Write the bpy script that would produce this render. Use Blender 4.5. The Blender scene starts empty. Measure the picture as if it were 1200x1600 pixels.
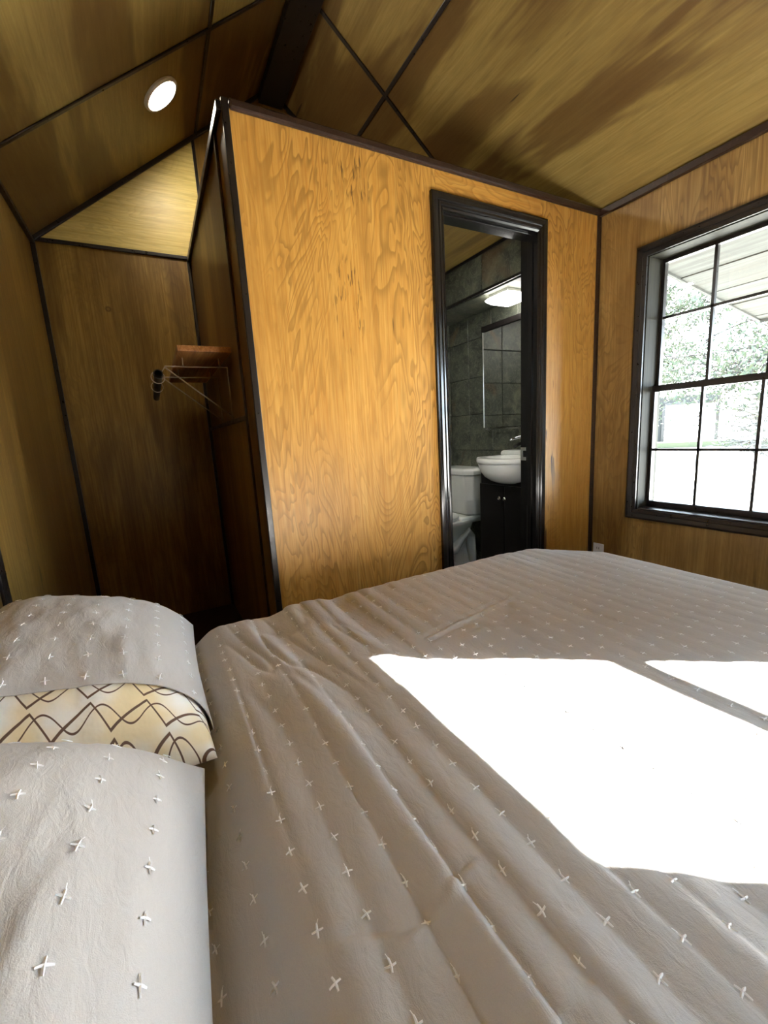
import bpy, bmesh, math, random
import numpy as np
from mathutils import Vector, Matrix

S = bpy.context.scene
C = S.collection
random.seed(7)
PI = math.pi

# ------------------------------------------------------------------ camera
F_PX, YAW, PITCH, ROLL = 660.3, .4859, -.1806, -.0589
fw = Vector((math.sin(YAW)*math.cos(PITCH), math.cos(YAW)*math.cos(PITCH), math.sin(PITCH)))
rt0 = Vector((math.cos(YAW), -math.sin(YAW), 0)); up0 = rt0.cross(fw)
rt = rt0*math.cos(ROLL) + up0*math.sin(ROLL); up = -rt0*math.sin(ROLL) + up0*math.cos(ROLL)
cam = bpy.data.cameras.new('camera'); camo = bpy.data.objects.new('camera', cam); C.objects.link(camo)
m = Matrix((rt, up, -fw)).transposed().to_4x4(); m.translation = Vector((0, 0, 1.1))
camo.matrix_world = m
cam.sensor_fit = 'HORIZONTAL'; cam.sensor_width = 36; cam.lens = 36*F_PX/1200; cam.clip_start = .02
S.camera = camo

# ------------------------------------------------------------------ light and exposure
SUN_K, SUN_A = .60, -.70                       # rise and sideways run of the sun per metre towards +X
W = bpy.data.worlds.new('sky'); S.world = W; W.use_nodes = True
bg = W.node_tree.nodes['Background']
bg.inputs['Color'].default_value = (.72, .86, 1.0, 1); bg.inputs['Strength'].default_value = 11
sun = bpy.data.lights.new('sun', 'SUN'); sun.energy = 185; sun.angle = math.radians(.7); sun.color = (1, .97, .93)
suno = bpy.data.objects.new('sun', sun); C.objects.link(suno)
suno.rotation_euler = Vector((1, SUN_A, SUN_K)).to_track_quat('Z', 'Y').to_euler()
vs = S.view_settings
vs.view_transform = 'Standard'; vs.look = 'None'; vs.gamma = 1; vs.use_curve_mapping = False; vs.exposure = 1.6
S.cycles.use_denoising = True
S.cycles.sample_clamp_indirect = 12
S.cycles.caustics_reflective = False; S.cycles.caustics_refractive = False
S.cycles.max_bounces = 14; S.cycles.diffuse_bounces = 8

# ------------------------------------------------------------------ dimensions (metres)
XL, XR, YP, YF, XB, YN = -.418, 2.303, 1.65, 2.994, .352, -1.7
ZE, ZR = 2.216, 3.276; XM = (XL+XR)/2; SL = (ZR-ZE)/(XR-XM)
def roofz(x): return ZR - SL*abs(x-XM)
GROUND = -.40

# ------------------------------------------------------------------ materials
def mat(name):
    mt = bpy.data.materials.new(name); mt.use_nodes = True
    nt = mt.node_tree; return mt, nt, nt.nodes['Principled BSDF']
def N(nt, t, **kw):
    n = nt.nodes.new(t)
    for k, v in kw.items():
        if k.startswith('i_'):
            key = k[2:].replace('_', ' ')
            n.inputs[int(key) if key.isdigit() else key].default_value = v
        else: setattr(n, k, v)
    return n
def math_(nt, op, a, b=None, c=None):
    n = N(nt, 'ShaderNodeMath', operation=op)
    for i, v in enumerate((a, b, c)):
        if v is None: continue
        if isinstance(v, (int, float)): n.inputs[i].default_value = v
        else: nt.links.new(v, n.inputs[i])
    return n.outputs[0]
def ramp(nt, fac, stops, interp='LINEAR'):
    n = N(nt, 'ShaderNodeValToRGB'); e = n.color_ramp.elements; n.color_ramp.interpolation = interp
    while len(e) > 1: e.remove(e[-1])
    for i, (p, c) in enumerate(stops):
        el = e[0] if i == 0 else e.new(p)
        el.position = p; el.color = (*c, 1) if hasattr(c, '__len__') else (c, c, c, 1)
    nt.links.new(fac, n.inputs[0]); return n.outputs[0]
def mix(nt, fac, a, b, mode='MIX'):
    n = N(nt, 'ShaderNodeMix', data_type='RGBA', blend_type=mode, clamp_factor=True)
    for v, s in ((fac, n.inputs[0]), (a, n.inputs[6]), (b, n.inputs[7])):
        if isinstance(v, (int, float)): s.default_value = v
        elif isinstance(v, tuple): s.default_value = (*v, 1)
        else: nt.links.new(v, s)
    return n.outputs[2]
def coords(nt, scale=(1, 1, 1), rand=True):
    tc = N(nt, 'ShaderNodeTexCoord')
    out = tc.outputs['Object']
    if rand:
        oi = N(nt, 'ShaderNodeObjectInfo')
        sc = N(nt, 'ShaderNodeVectorMath', operation='SCALE'); sc.inputs[0].default_value = (17.3, 23.1, 9.7)
        nt.links.new(oi.outputs['Random'], sc.inputs['Scale'])
        ad = N(nt, 'ShaderNodeVectorMath', operation='ADD'); nt.links.new(out, ad.inputs[0]); nt.links.new(sc.outputs[0], ad.inputs[1])
        out = ad.outputs[0]
    return out
def scaled(nt, vec, s):
    n = N(nt, 'ShaderNodeVectorMath', operation='MULTIPLY'); nt.links.new(vec, n.inputs[0]); n.inputs[1].default_value = s
    return n.outputs[0]
def noise(nt, vec, scale, detail=2, rough=.5, dist=0.):
    n = N(nt, 'ShaderNodeTexNoise', i_Scale=scale, i_Detail=detail, i_Roughness=rough, i_Distortion=dist)
    nt.links.new(vec, n.inputs['Vector']); return n.outputs['Fac']
def bump(nt, b, height, strength, dist):
    n = N(nt, 'ShaderNodeBump', i_Strength=strength, i_Distance=dist); nt.links.new(height, n.inputs['Height'])
    nt.links.new(n.outputs[0], b.inputs['Normal'])
def s2l(r, g, b):
    f = lambda c: ((c/255+.055)/1.055)**2.4 if c > 10 else c/255/12.92
    return (f(r), f(g), f(b))

def plywood(name, grain, light=(214, 160, 84), mid=(188, 126, 54), dark=(112, 64, 24), stain=.5, rings=.95, rough=.42, streak=.655, blot=0., ringn=27., marks=()):
    mt, nt, b = mat(name)
    g = lambda a, s: tuple(s if i == 'XYZ'.index(grain) else a for i in range(3))
    p = coords(nt)
    n1 = noise(nt, scaled(nt, p, g(1., .26)), 3.0, 3.2, .55, 1.3)
    saw = math_(nt, 'FRACT', math_(nt, 'MULTIPLY', n1, ringn))
    line = ramp(nt, saw, [(0, .0), (.45, .15), (.84, .95), (.92, 1.), (1., .0)])
    msk = ramp(nt, noise(nt, scaled(nt, p, g(1., .35)), 2.6, 2), [(.36, .12), (.62, 1.)])
    fib = noise(nt, scaled(nt, p, g(1., .02)), 130, 2)
    fleck = noise(nt, scaled(nt, p, g(1., .12)), 42, 3, .6)
    st = ramp(nt, noise(nt, scaled(nt, p, g(1., .16)), 4.2, 5, .58, .4), [(.44, 0.), (.60, 1.)])
    big = noise(nt, scaled(nt, p, g(1., .5)), 1.3, 2)
    col = mix(nt, ramp(nt, fib, [(.3, 0.), (.7, 1.)]), s2l(*light), s2l(*mid))
    col = mix(nt, math_(nt, 'MULTIPLY', math_(nt, 'MULTIPLY', line, msk), .80*rings), col, s2l(*[c*.70 for c in mid]))
    col = mix(nt, math_(nt, 'MULTIPLY', ramp(nt, fleck, [(.45, 0.), (.68, 1.)]), .5), col, s2l(*[c*.85 for c in mid]))
    col = mix(nt, math_(nt, 'MULTIPLY', st, stain), col, s2l(*dark))
    col = mix(nt, math_(nt, 'MULTIPLY', ramp(nt, big, [(.4, 0.), (.65, 1.)]), .25*stain+.05), col, s2l(*dark))
    if blot:
        bn = noise(nt, scaled(nt, p, g(1., .17)), 2.7, 4, .55, .35)
        col = mix(nt, math_(nt, 'MULTIPLY', ramp(nt, bn, [(.49, 0.), (.54, .75), (.7, 1.)]), blot), col, s2l(*[c*.95 for c in dark]))
    # short black mineral streaks, only in a few places
    ms = ramp(nt, noise(nt, scaled(nt, p, g(1., .09)), 34, 2, .5), [(streak, 0.), (streak+.02, 1.)])
    mm = ramp(nt, noise(nt, scaled(nt, p, g(1., .4)), 2.1, 1), [(.62, 0.), (.68, 1.)])
    col = mix(nt, math_(nt, 'MULTIPLY', math_(nt, 'MULTIPLY', ms, mm), .85), col, s2l(44, 26, 14))
    for (mx, mz, rx, rz) in marks:              # clusters of jagged black mineral streaks at known spots of the sheet
        tc = N(nt, 'ShaderNodeTexCoord'); sp = N(nt, 'ShaderNodeSeparateXYZ'); nt.links.new(tc.outputs['Object'], sp.inputs[0])
        ax = math_(nt, 'ABSOLUTE', math_(nt, 'DIVIDE', math_(nt, 'SUBTRACT', sp.outputs[0], mx), rx))
        az = math_(nt, 'ABSOLUTE', math_(nt, 'DIVIDE', math_(nt, 'SUBTRACT', sp.outputs[2], mz), rz))
        inside = ramp(nt, math_(nt, 'ADD', math_(nt, 'POWER', ax, 2.), math_(nt, 'POWER', az, 2.)), [(.5, 1.), (1., 0.)])
        jag = noise(nt, scaled(nt, tc.outputs['Object'], (1., 1., .085)), 120, 2, .6)
        brk = noise(nt, scaled(nt, tc.outputs['Object'], (1., 1., .5)), 24, 1, .5)
        jm = math_(nt, 'MULTIPLY', ramp(nt, jag, [(.555, 0.), (.585, 1.)]), ramp(nt, brk, [(.43, 0.), (.51, 1.)]))
        col = mix(nt, math_(nt, 'MULTIPLY', math_(nt, 'MULTIPLY', inside, jm), .7), col, s2l(58, 34, 16))
    # small pin knots
    vo = N(nt, 'ShaderNodeTexVoronoi', i_Scale=1.5); nt.links.new(p, vo.inputs['Vector'])
    kn = ramp(nt, vo.outputs['Distance'], [(0., .5), (.010, .25), (.014, 1.), (.02, .6), (.028, 0.)])
    col = mix(nt, math_(nt, 'MULTIPLY', kn, .8), col, s2l(60, 34, 16))
    nt.links.new(col, b.inputs['Base Color'])
    b.inputs['Roughness'].default_value = rough; b.inputs['Specular IOR Level'].default_value = .4
    bump(nt, b, fib, .08, .002)
    return mt
M = {}
M['ply'] = plywood('golden_plywood', 'Z', stain=.16, marks=((.83, 2.08, .085, .11), (.77, 1.62, .075, .20)), light=(206, 160, 82), mid=(186, 132, 56))
M['ply_h'] = plywood('golden_plywood_cross', 'X', stain=.12, light=(206, 160, 82), mid=(186, 132, 56))
M['ply_side'] = plywood('stained_shaded_plywood_wall', 'Z', stain=.45, blot=.5, light=(160, 130, 68), mid=(132, 101, 44), dark=(74, 46, 18), rings=.4)  # partly darker stain, partly the niche's shade put into the colour
M['ply_gable'] = plywood('pale_plywood_gable', 'X', stain=.12, light=(222, 204, 128), mid=(200, 178, 100), dark=(150, 110, 56), rings=.35)
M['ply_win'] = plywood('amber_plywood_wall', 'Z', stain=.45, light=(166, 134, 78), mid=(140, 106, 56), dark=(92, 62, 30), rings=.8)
M['ply_roof'] = plywood('stained_shaded_plywood_ceiling', 'Y', stain=.30, blot=.85, light=(148, 127, 72), mid=(134, 111, 57), dark=(72, 43, 17), rings=.25, streak=.7)  # same stain as the partition, its dimmer light put into the base colour

def blackwood(name, base=(.010, .008, .0075), brown=(.022, .013, .010), rough=.32):
    mt, nt, b = mat(name); p = coords(nt)
    n = noise(nt, scaled(nt, p, (30, 30, 30)), 1.6, 4, .6)
    col = mix(nt, math_(nt, 'MULTIPLY', ramp(nt, n, [(.52, 0.), (.78, 1.)]), .6), base, brown)
    nt.links.new(col, b.inputs['Base Color'])
    nt.links.new(ramp(nt, n, [(.3, rough-.06), (.8, rough+.16)]), b.inputs['Roughness'])
    bump(nt, b, n, .05, .001); return mt
M['black'] = blackwood('black_stained_trim')
M['brown'] = blackwood('dark_brown_moulding', (.022, .011, .008), (.075, .036, .024), .34)

def simple(name, col, rough=.5, metal=0., spec=.5):
    mt, nt, b = mat(name); p = coords(nt)
    n = noise(nt, p, 14, 3)
    c = mix(nt, n, tuple(x*.93 for x in col), tuple(min(1, x*1.05) for x in col))
    nt.links.new(c, b.inputs['Base Color']); b.inputs['Roughness'].default_value = rough
    b.inputs['Metallic'].default_value = metal; b.inputs['Specular IOR Level'].default_value = spec
    return mt
M['gloss_black'] = simple('gloss_black_door_paint', (.009, .0085, .0085), .17)
M['porcelain'] = simple('white_porcelain', (.78, .80, .77), .12)
M['white_plastic'] = simple('white_plastic', (.80, .80, .80), .35)
M['chrome'] = simple('chrome', (.75, .75, .75), .12, 1.)
M['wire'] = simple('bronze_wire', (.42, .34, .26), .35, .3)
M['rod'] = simple('black_iron_pipe', (.03, .028, .026), .45, .6)
M['espresso'] = simple('espresso_cabinet', (.008, .007, .007), .28)
M['hinge'] = simple('satin_nickel', (.75, .74, .70), .3, .9)
M['stud'] = simple('wall_core', (.12, .08, .05), .9)
M['grout'] = simple('dark_grout', (.03, .032, .03), .9)
M['mirror'] = simple('mirror_glass', (.82, .85, .83), .02, 1.)
M['slot'] = simple('outlet_slot', (.02, .02, .02), .6)

def emit(name, col, strength):
    mt, nt, b = mat(name)
    b.inputs['Base Color'].default_value = (.9, .9, .9, 1)
    b.inputs['Emission Color'].default_value = (*col, 1); b.inputs['Emission Strength'].default_value = strength
    return mt
M['led'] = emit('lit_ceiling_led', (1., .90, .72), 60)
M['led2'] = emit('lit_bathroom_led', (1., .96, .90), 5)
M['led_fill'] = emit('added_fill_led', (1., .95, .85), 130)  # glow of the added lamp that brightens the slate

def glass():
    mt = bpy.data.materials.new('window_glass'); mt.use_nodes = True; nt = mt.node_tree
    nt.nodes.remove(nt.nodes['Principled BSDF']); out = nt.nodes['Material Output']
    t = N(nt, 'ShaderNodeBsdfTransparent'); t.inputs[0].default_value = (.96, .98, .97, 1)
    g = N(nt, 'ShaderNodeBsdfGlossy', i_Roughness=.02); f = N(nt, 'ShaderNodeFresnel', i_IOR=1.35)
    mx = N(nt, 'ShaderNodeMixShader'); nt.links.new(f.outputs[0], mx.inputs[0]); nt.links.new(t.outputs[0], mx.inputs[1]); nt.links.new(g.outputs[0], mx.inputs[2])
    nt.links.new(mx.outputs[0], out.inputs[0]); return mt
M['glass'] = glass()

def slate():
    mt, nt, b = mat('slate_tile'); p = coords(nt)
    n = noise(nt, p, 5, 6, .62, 1.2); v = noise(nt, p, 11, 4, .6, 2.2)
    col = ramp(nt, n, [(.3, s2l(46, 50, 44)), (.5, s2l(78, 82, 72)), (.62, s2l(98, 100, 84)), (.75, s2l(120, 118, 98))])
    vein = ramp(nt, v, [(.47, 0.), (.5, 1.), (.53, 0.)])
    col = mix(nt, math_(nt, 'MULTIPLY', vein, .45), col, s2l(140, 142, 122))
    rust = ramp(nt, noise(nt, p, 2.2, 3, .5, .8), [(.64, 0.), (.72, 1.)])
    col = mix(nt, math_(nt, 'MULTIPLY', rust, .45), col, s2l(124, 92, 58))
    nt.links.new(col, b.inputs['Base Color']); b.inputs['Roughness'].default_value = .42
    bump(nt, b, n, .35, .006); return mt
M['slate'] = slate()

def weathered(name, stops):
    mt, nt, b = mat(name); p = coords(nt)
    n = noise(nt, scaled(nt, p, (1, .06, 1)), 26, 5, .65); k = noise(nt, scaled(nt, p, (1, .35, 1)), 4, 3)
    col = ramp(nt, n, stops); col = mix(nt, math_(nt, 'MULTIPLY', ramp(nt, k, [(.5, 0.), (.7, 1.)]), .55), col, s2l(34, 28, 19))
    oi = N(nt, 'ShaderNodeObjectInfo')
    col = mix(nt, math_(nt, 'MULTIPLY', oi.outputs['Random'], .45), col, s2l(44, 48, 48))
    nt.links.new(col, b.inputs['Base Color']); b.inputs['Roughness'].default_value = .85
    bump(nt, b, n, .4, .004); return mt
M['plank'] = weathered('weathered_plank', [(.3, s2l(18, 18, 17)), (.5, s2l(38, 40, 38)), (.7, s2l(54, 57, 55))])
def jambwood():
    mt, nt, b = mat('raw_pine_jamb'); p = coords(nt)
    n = noise(nt, scaled(nt, p, (1, 1, .05)), 40, 4, .6)
    nt.links.new(ramp(nt, n, [(.3, s2l(30, 30, 24)), (.7, s2l(58, 56, 46))]), b.inputs['Base Color'])
    b.inputs['Roughness'].default_value = .6; b.inputs['Specular IOR Level'].default_value = .15; return mt
M['jamb'] = jambwood()

def fabric(name, c1, c2, rough=.9):
    mt, nt, b = mat(name); p = coords(nt, rand=False)
    w = noise(nt, p, 900, 1); cr = noise(nt, scaled(nt, p, (1, .45, 1)), 55, 4, .6, .6); lg = noise(nt, p, 4, 3)
    col = mix(nt, w, c1, c2); col = mix(nt, math_(nt, 'MULTIPLY', lg, .18), col, tuple(x*.72 for x in c1))
    nt.links.new(col, b.inputs['Base Color']); b.inputs['Roughness'].default_value = rough
    b.inputs['Specular IOR Level'].default_value = .15
    b.inputs['Sheen Weight'].default_value = .15
    h = math_(nt, 'ADD', math_(nt, 'MULTIPLY', w, .12), cr)
    bump(nt, b, h, .30, .008); return mt
M['quilt'] = fabric('taupe_cotton_quilt', s2l(199, 196, 194), s2l(185, 182, 180))
M['mattress'] = fabric('mattress_cloth', s2l(190, 186, 178), s2l(175, 170, 160))
M['thread'] = simple('ivory_thread', (.93, .94, .96), .8)

def printed():
    """cream pillowcase with brown lattice: zigzags crossed by soft waves"""
    mt, nt, b = mat('cream_lattice_print'); tc = N(nt, 'ShaderNodeTexCoord')
    sp = N(nt, 'ShaderNodeSeparateXYZ'); nt.links.new(tc.outputs['UV'], sp.inputs[0])
    u, v = sp.outputs[0], sp.outputs[1]
    period, row = .088, .046
    # each row carries one zigzag and one wave, shifted by half a period on alternate rows
    rid = math_(nt, 'FLOOR', math_(nt, 'DIVIDE', v, row))
    ush = math_(nt, 'ADD', u, math_(nt, 'MULTIPLY', rid, period*.37))
    vv = math_(nt, 'SUBTRACT', math_(nt, 'FRACT', math_(nt, 'DIVIDE', v, row)), .5)
    ph = math_(nt, 'FRACT', math_(nt, 'DIVIDE', ush, period))
    asc = math_(nt, 'MULTIPLY', ph, 1/.68); des = math_(nt, 'MULTIPLY', math_(nt, 'SUBTRACT', 1., ph), 1/.32)
    zig = math_(nt, 'SUBTRACT', math_(nt, 'MULTIPLY', math_(nt, 'MINIMUM', asc, des), .8), .4)
    wav = math_(nt, 'MULTIPLY', math_(nt, 'SINE', math_(nt, 'ADD', math_(nt, 'MULTIPLY', ph, 2*PI), 2.4)), .30)
    d1 = math_(nt, 'ABSOLUTE', math_(nt, 'SUBTRACT', vv, zig)); d2 = math_(nt, 'ABSOLUTE', math_(nt, 'SUBTRACT', vv, wav))
    ln = ramp(nt, math_(nt, 'MINIMUM', math_(nt, 'MULTIPLY', d1, .62), d2), [(.026, 1.), (.034, 0.)])
    sh = noise(nt, tc.outputs['Object'], 9, 2)
    base = mix(nt, ramp(nt, sh, [(.42, 0.), (.6, 1.)]), s2l(248, 244, 236), s2l(244, 224, 182))
    nt.links.new(mix(nt, ln, base, s2l(108, 80, 62)), b.inputs['Base Color']); b.inputs['Roughness'].default_value = .8
    bump(nt, b, noise(nt, tc.outputs['Object'], 22, 3), .35, .01); return mt
M['print'] = printed()

def foliage(name, c1, c2):
    mt, nt, b = mat(name); p = coords(nt)
    nt.links.new(mix(nt, noise(nt, p, 2.5, 2), s2l(*c1), s2l(*c2)), b.inputs['Base Color'])
    b.inputs['Roughness'].default_value = .7; return mt
M['leaf'] = foliage('cedar_leaf', (20, 34, 16), (34, 46, 20))
M['leaf2'] = foliage('olive_leaf', (28, 38, 18), (44, 50, 26))
M['bark'] = simple('grey_bark', s2l(30, 27, 25), .9)
M['twig'] = simple('pale_twig', s2l(84, 82, 78), .9)
M['dry_grass'] = simple('dry_grass_ground', s2l(124, 124, 118), .95)
M['block'] = simple('grey_block', s2l(28, 29, 28), .9)
M['deck'] = simple('floor_core', s2l(60, 44, 32), .7)

# ------------------------------------------------------------------ mesh helpers
def box(bm, x0, x1, y0, y1, z0, z1):
    vs_ = [bm.verts.new((x, y, z)) for x in (x0, x1) for y in (y0, y1) for z in (z0, z1)]
    for f in ((0, 1, 3, 2), (4, 6, 7, 5), (0, 4, 5, 1), (2, 3, 7, 6), (0, 2, 6, 4), (1, 5, 7, 3)):
        bm.faces.new([vs_[i] for i in f])
def tube(bm, pts, r, seg=8, caps=True, closed=False):
    pts = [Vector(p) for p in pts]; rs = [float(q) for q in r] if hasattr(r, '__len__') else [r]*len(pts)
    n = len(pts); loops = []
    ref = None
    for i, p in enumerate(pts):
        a = pts[(i-1) % n] if (closed or i > 0) else p; c = pts[(i+1) % n] if (closed or i < n-1) else p
        d = (c-a).normalized()
        if ref is None: ref = Vector((0, 0, 1)) if abs(d.z) < .9 else Vector((1, 0, 0))
        s = d.cross(ref)
        if s.length < 1e-4: s = d.orthogonal()
        s.normalize(); t = s.cross(d).normalized(); ref = t
        loops.append([bm.verts.new(p + rs[i]*(s*math.cos(2*PI*k/seg) + t*math.sin(2*PI*k/seg))) for k in range(seg)])
    for i in range(n if closed else n-1):
        A, B = loops[i], loops[(i+1) % n]
        for k in range(seg): bm.faces.new((A[k], A[(k+1) % seg], B[(k+1) % seg], B[k]))
    if caps and not closed:
        bm.faces.new(loops[0][::-1]); bm.faces.new(loops[-1])
def loft(bm, loops, cap0=True, cap1=True):
    L = [[bm.verts.new(p) for p in lp] for lp in loops]; n = len(L[0])
    for A, B in zip(L, L[1:]):
        for k in range(n): bm.faces.new((A[k], A[(k+1) % n], B[(k+1) % n], B[k]))
    if cap0: bm.faces.new(L[0][::-1])
    if cap1: bm.faces.new(L[-1])
def sell(cx, cy, a, b, z, p=2., n=40, x_front=None):
    o = []
    for k in range(n):
        t = 2*PI*k/n; c, s = math.cos(t), math.sin(t)
        o.append((cx + a*math.copysign(abs(c)**(2/p), c), cy + b*math.copysign(abs(s)**(2/p), s), z))
    return o
def obj(name, bm, material, parent=None, smooth=False, bevel=0., seg=2, recalc=True):
    if recalc: bmesh.ops.recalc_face_normals(bm, faces=bm.faces)
    me = bpy.data.meshes.new(name); bm.to_mesh(me); bm.free()
    me.materials.append(M[material] if isinstance(material, str) else material)
    if smooth: me.polygons.foreach_set('use_smooth', [True]*len(me.polygons))
    o = bpy.data.objects.new(name, me); C.objects.link(o)
    if parent is not None: o.parent = parent
    if bevel:
        md = o.modifiers.new('bevel', 'BEVEL'); md.width = bevel; md.segments = seg; md.limit_method = 'ANGLE'; md.angle_limit = .6
    return o
def bobj(name, dims, material, parent=None, **kw):
    bm = bmesh.new(); box(bm, *dims); return obj(name, bm, material, parent, **kw)
def struct(o): o['kind'] = 'structure'; return o
def empty(name, loc=(0, 0, 0)):
    e = bpy.data.objects.new(name, None); C.objects.link(e); e.empty_display_size = .1
    e.location = loc; return e
def under(parent, *os_):
    """parent world-space meshes to an empty standing at the thing's base"""
    for o in os_:
        o.parent = parent; o.matrix_parent_inverse = Matrix.Translation(-parent.location)
def tag(o, label, cat, group=None):
    o['label'] = label; o['category'] = cat
    if group: o['group'] = group
    return o
def rects_minus(a0, a1, b0, b1, hole):
    """split a rectangle around a hole given in the same axes"""
    if hole is None: return [(a0, a1, b0, b1)]
    h0, h1, k0, k1 = hole; h0, h1 = max(h0, a0), min(h1, a1); k0, k1 = max(k0, b0), min(k1, b1)
    if h0 >= h1 or k0 >= k1: return [(a0, a1, b0, b1)]
    out = []
    if h0 > a0: out.append((a0, h0, b0, b1))
    if h1 < a1: out.append((h1, a1, b0, b1))
    if k0 > b0: out.append((h0, h1, b0, k0))
    if k1 < b1: out.append((h0, h1, k1, b1))
    return out

# ------------------------------------------------------------------ room shell
PT = .010                                           # plywood sheet thickness
W1 = dict(y0=.650, y1=1.380, z0=.610, z1=1.905)      # window in view
W2 = dict(y0=-1.13, y1=-.371, z0=.640, z1=1.758)     # window beside the camera, it lets the sun in
W3 = dict(y0=-1.25, y1=-.55, z0=1.250, z1=1.950)      # added unseen window behind the camera, its skylight fills the bed's shade
hole3 = (W3['y0'], W3['y1'], W3['z0'], W3['z1'])
struct(bobj('floor', (XL-.12, XR+.12, YN-.12, YF+.12, -.12, 0), 'deck'))

def yz_panels(name, parent, x0, x1, spans, z0, z1, holes, material):
    for a, b in spans:
        bm = bmesh.new(); rs = [(a+.0008, b-.0008, z0, z1)]
        for h in holes: rs = [q for r in rs for q in rects_minus(*r, h)]
        for r in rs: box(bm, x0, x1, r[0], r[1], r[2], r[3])
        obj(name, bm, material, parent)
hole1 = (W1['y0'], W1['y1'], W1['z0'], W1['z1']); hole2 = (W2['y0'], W2['y1'], W2['z0'], W2['z1'])
bm = bmesh.new(); rs = [(YN-.12, YF+.12, 0, ZE+.05)]
for h in (hole1, hole2): rs = [q for r in rs for q in rects_minus(*r, h)]
for r in rs: box(bm, XR+PT, XR+.125, *r)
wr = struct(obj('wall_right', bm, 'stud'))
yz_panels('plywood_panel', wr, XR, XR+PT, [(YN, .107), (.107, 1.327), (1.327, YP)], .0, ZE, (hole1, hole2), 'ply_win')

bm = bmesh.new()
for r in rects_minus(YN-.12, YF+.12, 0, ZE+.05, hole3): box(bm, XL-.12, XL-PT, *r)
wl = struct(obj('wall_left', bm, 'stud'))
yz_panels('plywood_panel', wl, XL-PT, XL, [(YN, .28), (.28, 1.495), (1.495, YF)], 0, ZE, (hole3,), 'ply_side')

def gable(name, y0, y1, material, parent=None, xs=(XL, XR), zb=0.):
    bm = bmesh.new(); a, b = xs
    prof = [(a, zb), (b, zb), (b, roofz(b))] + ([(XM, ZR)] if a < XM < b else []) + [(a, roofz(a))]
    loft(bm, [[(x, y0, z) for x, z in prof], [(x, y1, z) for x, z in prof]])
    return obj(name, bm, material, parent)
wf = struct(gable('wall_far', YF+PT, YF+.12, 'stud'))
bm = bmesh.new(); box(bm, XL, XB+.0, YF, YF+PT, 0, ZE); obj('plywood_panel', bm, 'ply_side', wf)
gable('plywood_panel', YF, YF+PT, 'ply_gable', wf, (XL, .449), ZE+.001)
gable('plywood_panel', YF, YF+PT, 'ply_side', wf, (.451, 1.70), ZE+.001)
gable('plywood_panel', YF, YF+PT, 'ply_side', wf, (1.702, XR), ZE+.001)
wn = struct(gable('wall_near', YN-.12, YN-PT, 'stud'))
gable('plywood_panel', YN-PT, YN, 'ply_side', wn, (XL, .90)); gable('plywood_panel', YN-PT, YN, 'ply_side', wn, (.902, XR))

# pitched ceiling: a dark deck with plywood sheets nailed below it
bm = bmesh.new()
for s in (-1, 1):
    xe = XL if s < 0 else XR; xo = xe + s*.16
    loft(bm, [[(XM, y, ZR+.012), (xo, y, roofz(xe)-SL*.16+.012), (xo, y, roofz(xe)-SL*.16+.10), (XM, y, ZR+.11)] for y in (YN-.2, YF+.2)])
ce = struct(obj('ceiling', bm, 'stud'))
def roof_panel(x0, x1, y0, y1):
    bm = bmesh.new(); g = .001
    y0 += g; y1 -= g; x0 += g; x1 -= g
    loft(bm, [[(x0, y, roofz(x0)), (x1, y, roofz(x1)), (x1, y, roofz(x1)+.0118), (x0, y, roofz(x0)+.0118)] for y in (y0, y1)])
    return obj('plywood_panel', bm, 'ply_roof', ce)
XSL, XSR, YSL, YSR = .467, 1.384, 2.269, 2.317
for ya, yb in ((YN, -.17), (-.17, YSL), (YSL, YF)):
    roof_panel(XL, XSL, ya, yb); roof_panel(XSL, XM, ya, yb)
for ya, yb in ((YN, -.12), (-.12, YSR), (YSR, YF)):
    roof_panel(XM, XSR, ya, yb); roof_panel(XSR, XR, ya, yb)

# ------------------------------------------------------------------ trims
trim_n = [0]
def trim(p0, p1, nrm, w, d, material='black', bevel=.003):
    """flat or quarter-round strip between two points, lying on a surface with normal nrm"""
    trim_n[0] += 1
    p0, p1, n = Vector(p0), Vector(p1), Vector(nrm).normalized()
    t = (p1-p0).normalized(); s = t.cross(n).normalized()
    bm = bmesh.new()
    loft(bm, [[p + s*w/2, p + s*w/2 + n*d, p - s*w/2 + n*d, p - s*w/2] for p in (p0, p1)])
    return struct(obj('trim_%d' % trim_n[0], bm, material, bevel=bevel))
nL, nR = Vector((SL, 0, -1)).normalized(), Vector((-SL, 0, -1)).normalized()
def rp(x, y): return (x, y, roofz(x))
# ceiling battens
trim(rp(XL+.01, YSL), rp(XM-.06, YSL), nL, .021, .008); trim(rp(XSL, YN), rp(XSL, YF), nL, .021, .007)
trim(rp(XR-.01, YSR), rp(XM+.06, YSR), nR, .021, .008); trim(rp(XSR, YN), rp(XSR, YF), nR, .021, .007)
trim(rp(XL+.01, -.17), rp(XM-.06, -.17), nL, .021, .008); trim(rp(XR-.01, -.12), rp(XM+.06, -.12), nR, .021, .008)
# ridge beam
bm = bmesh.new(); box(bm, XM-.075, XM+.075, YN, YF, ZR-.105, ZR-.02); struct(obj('trim_ridge', bm, 'black', bevel=.004))
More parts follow.
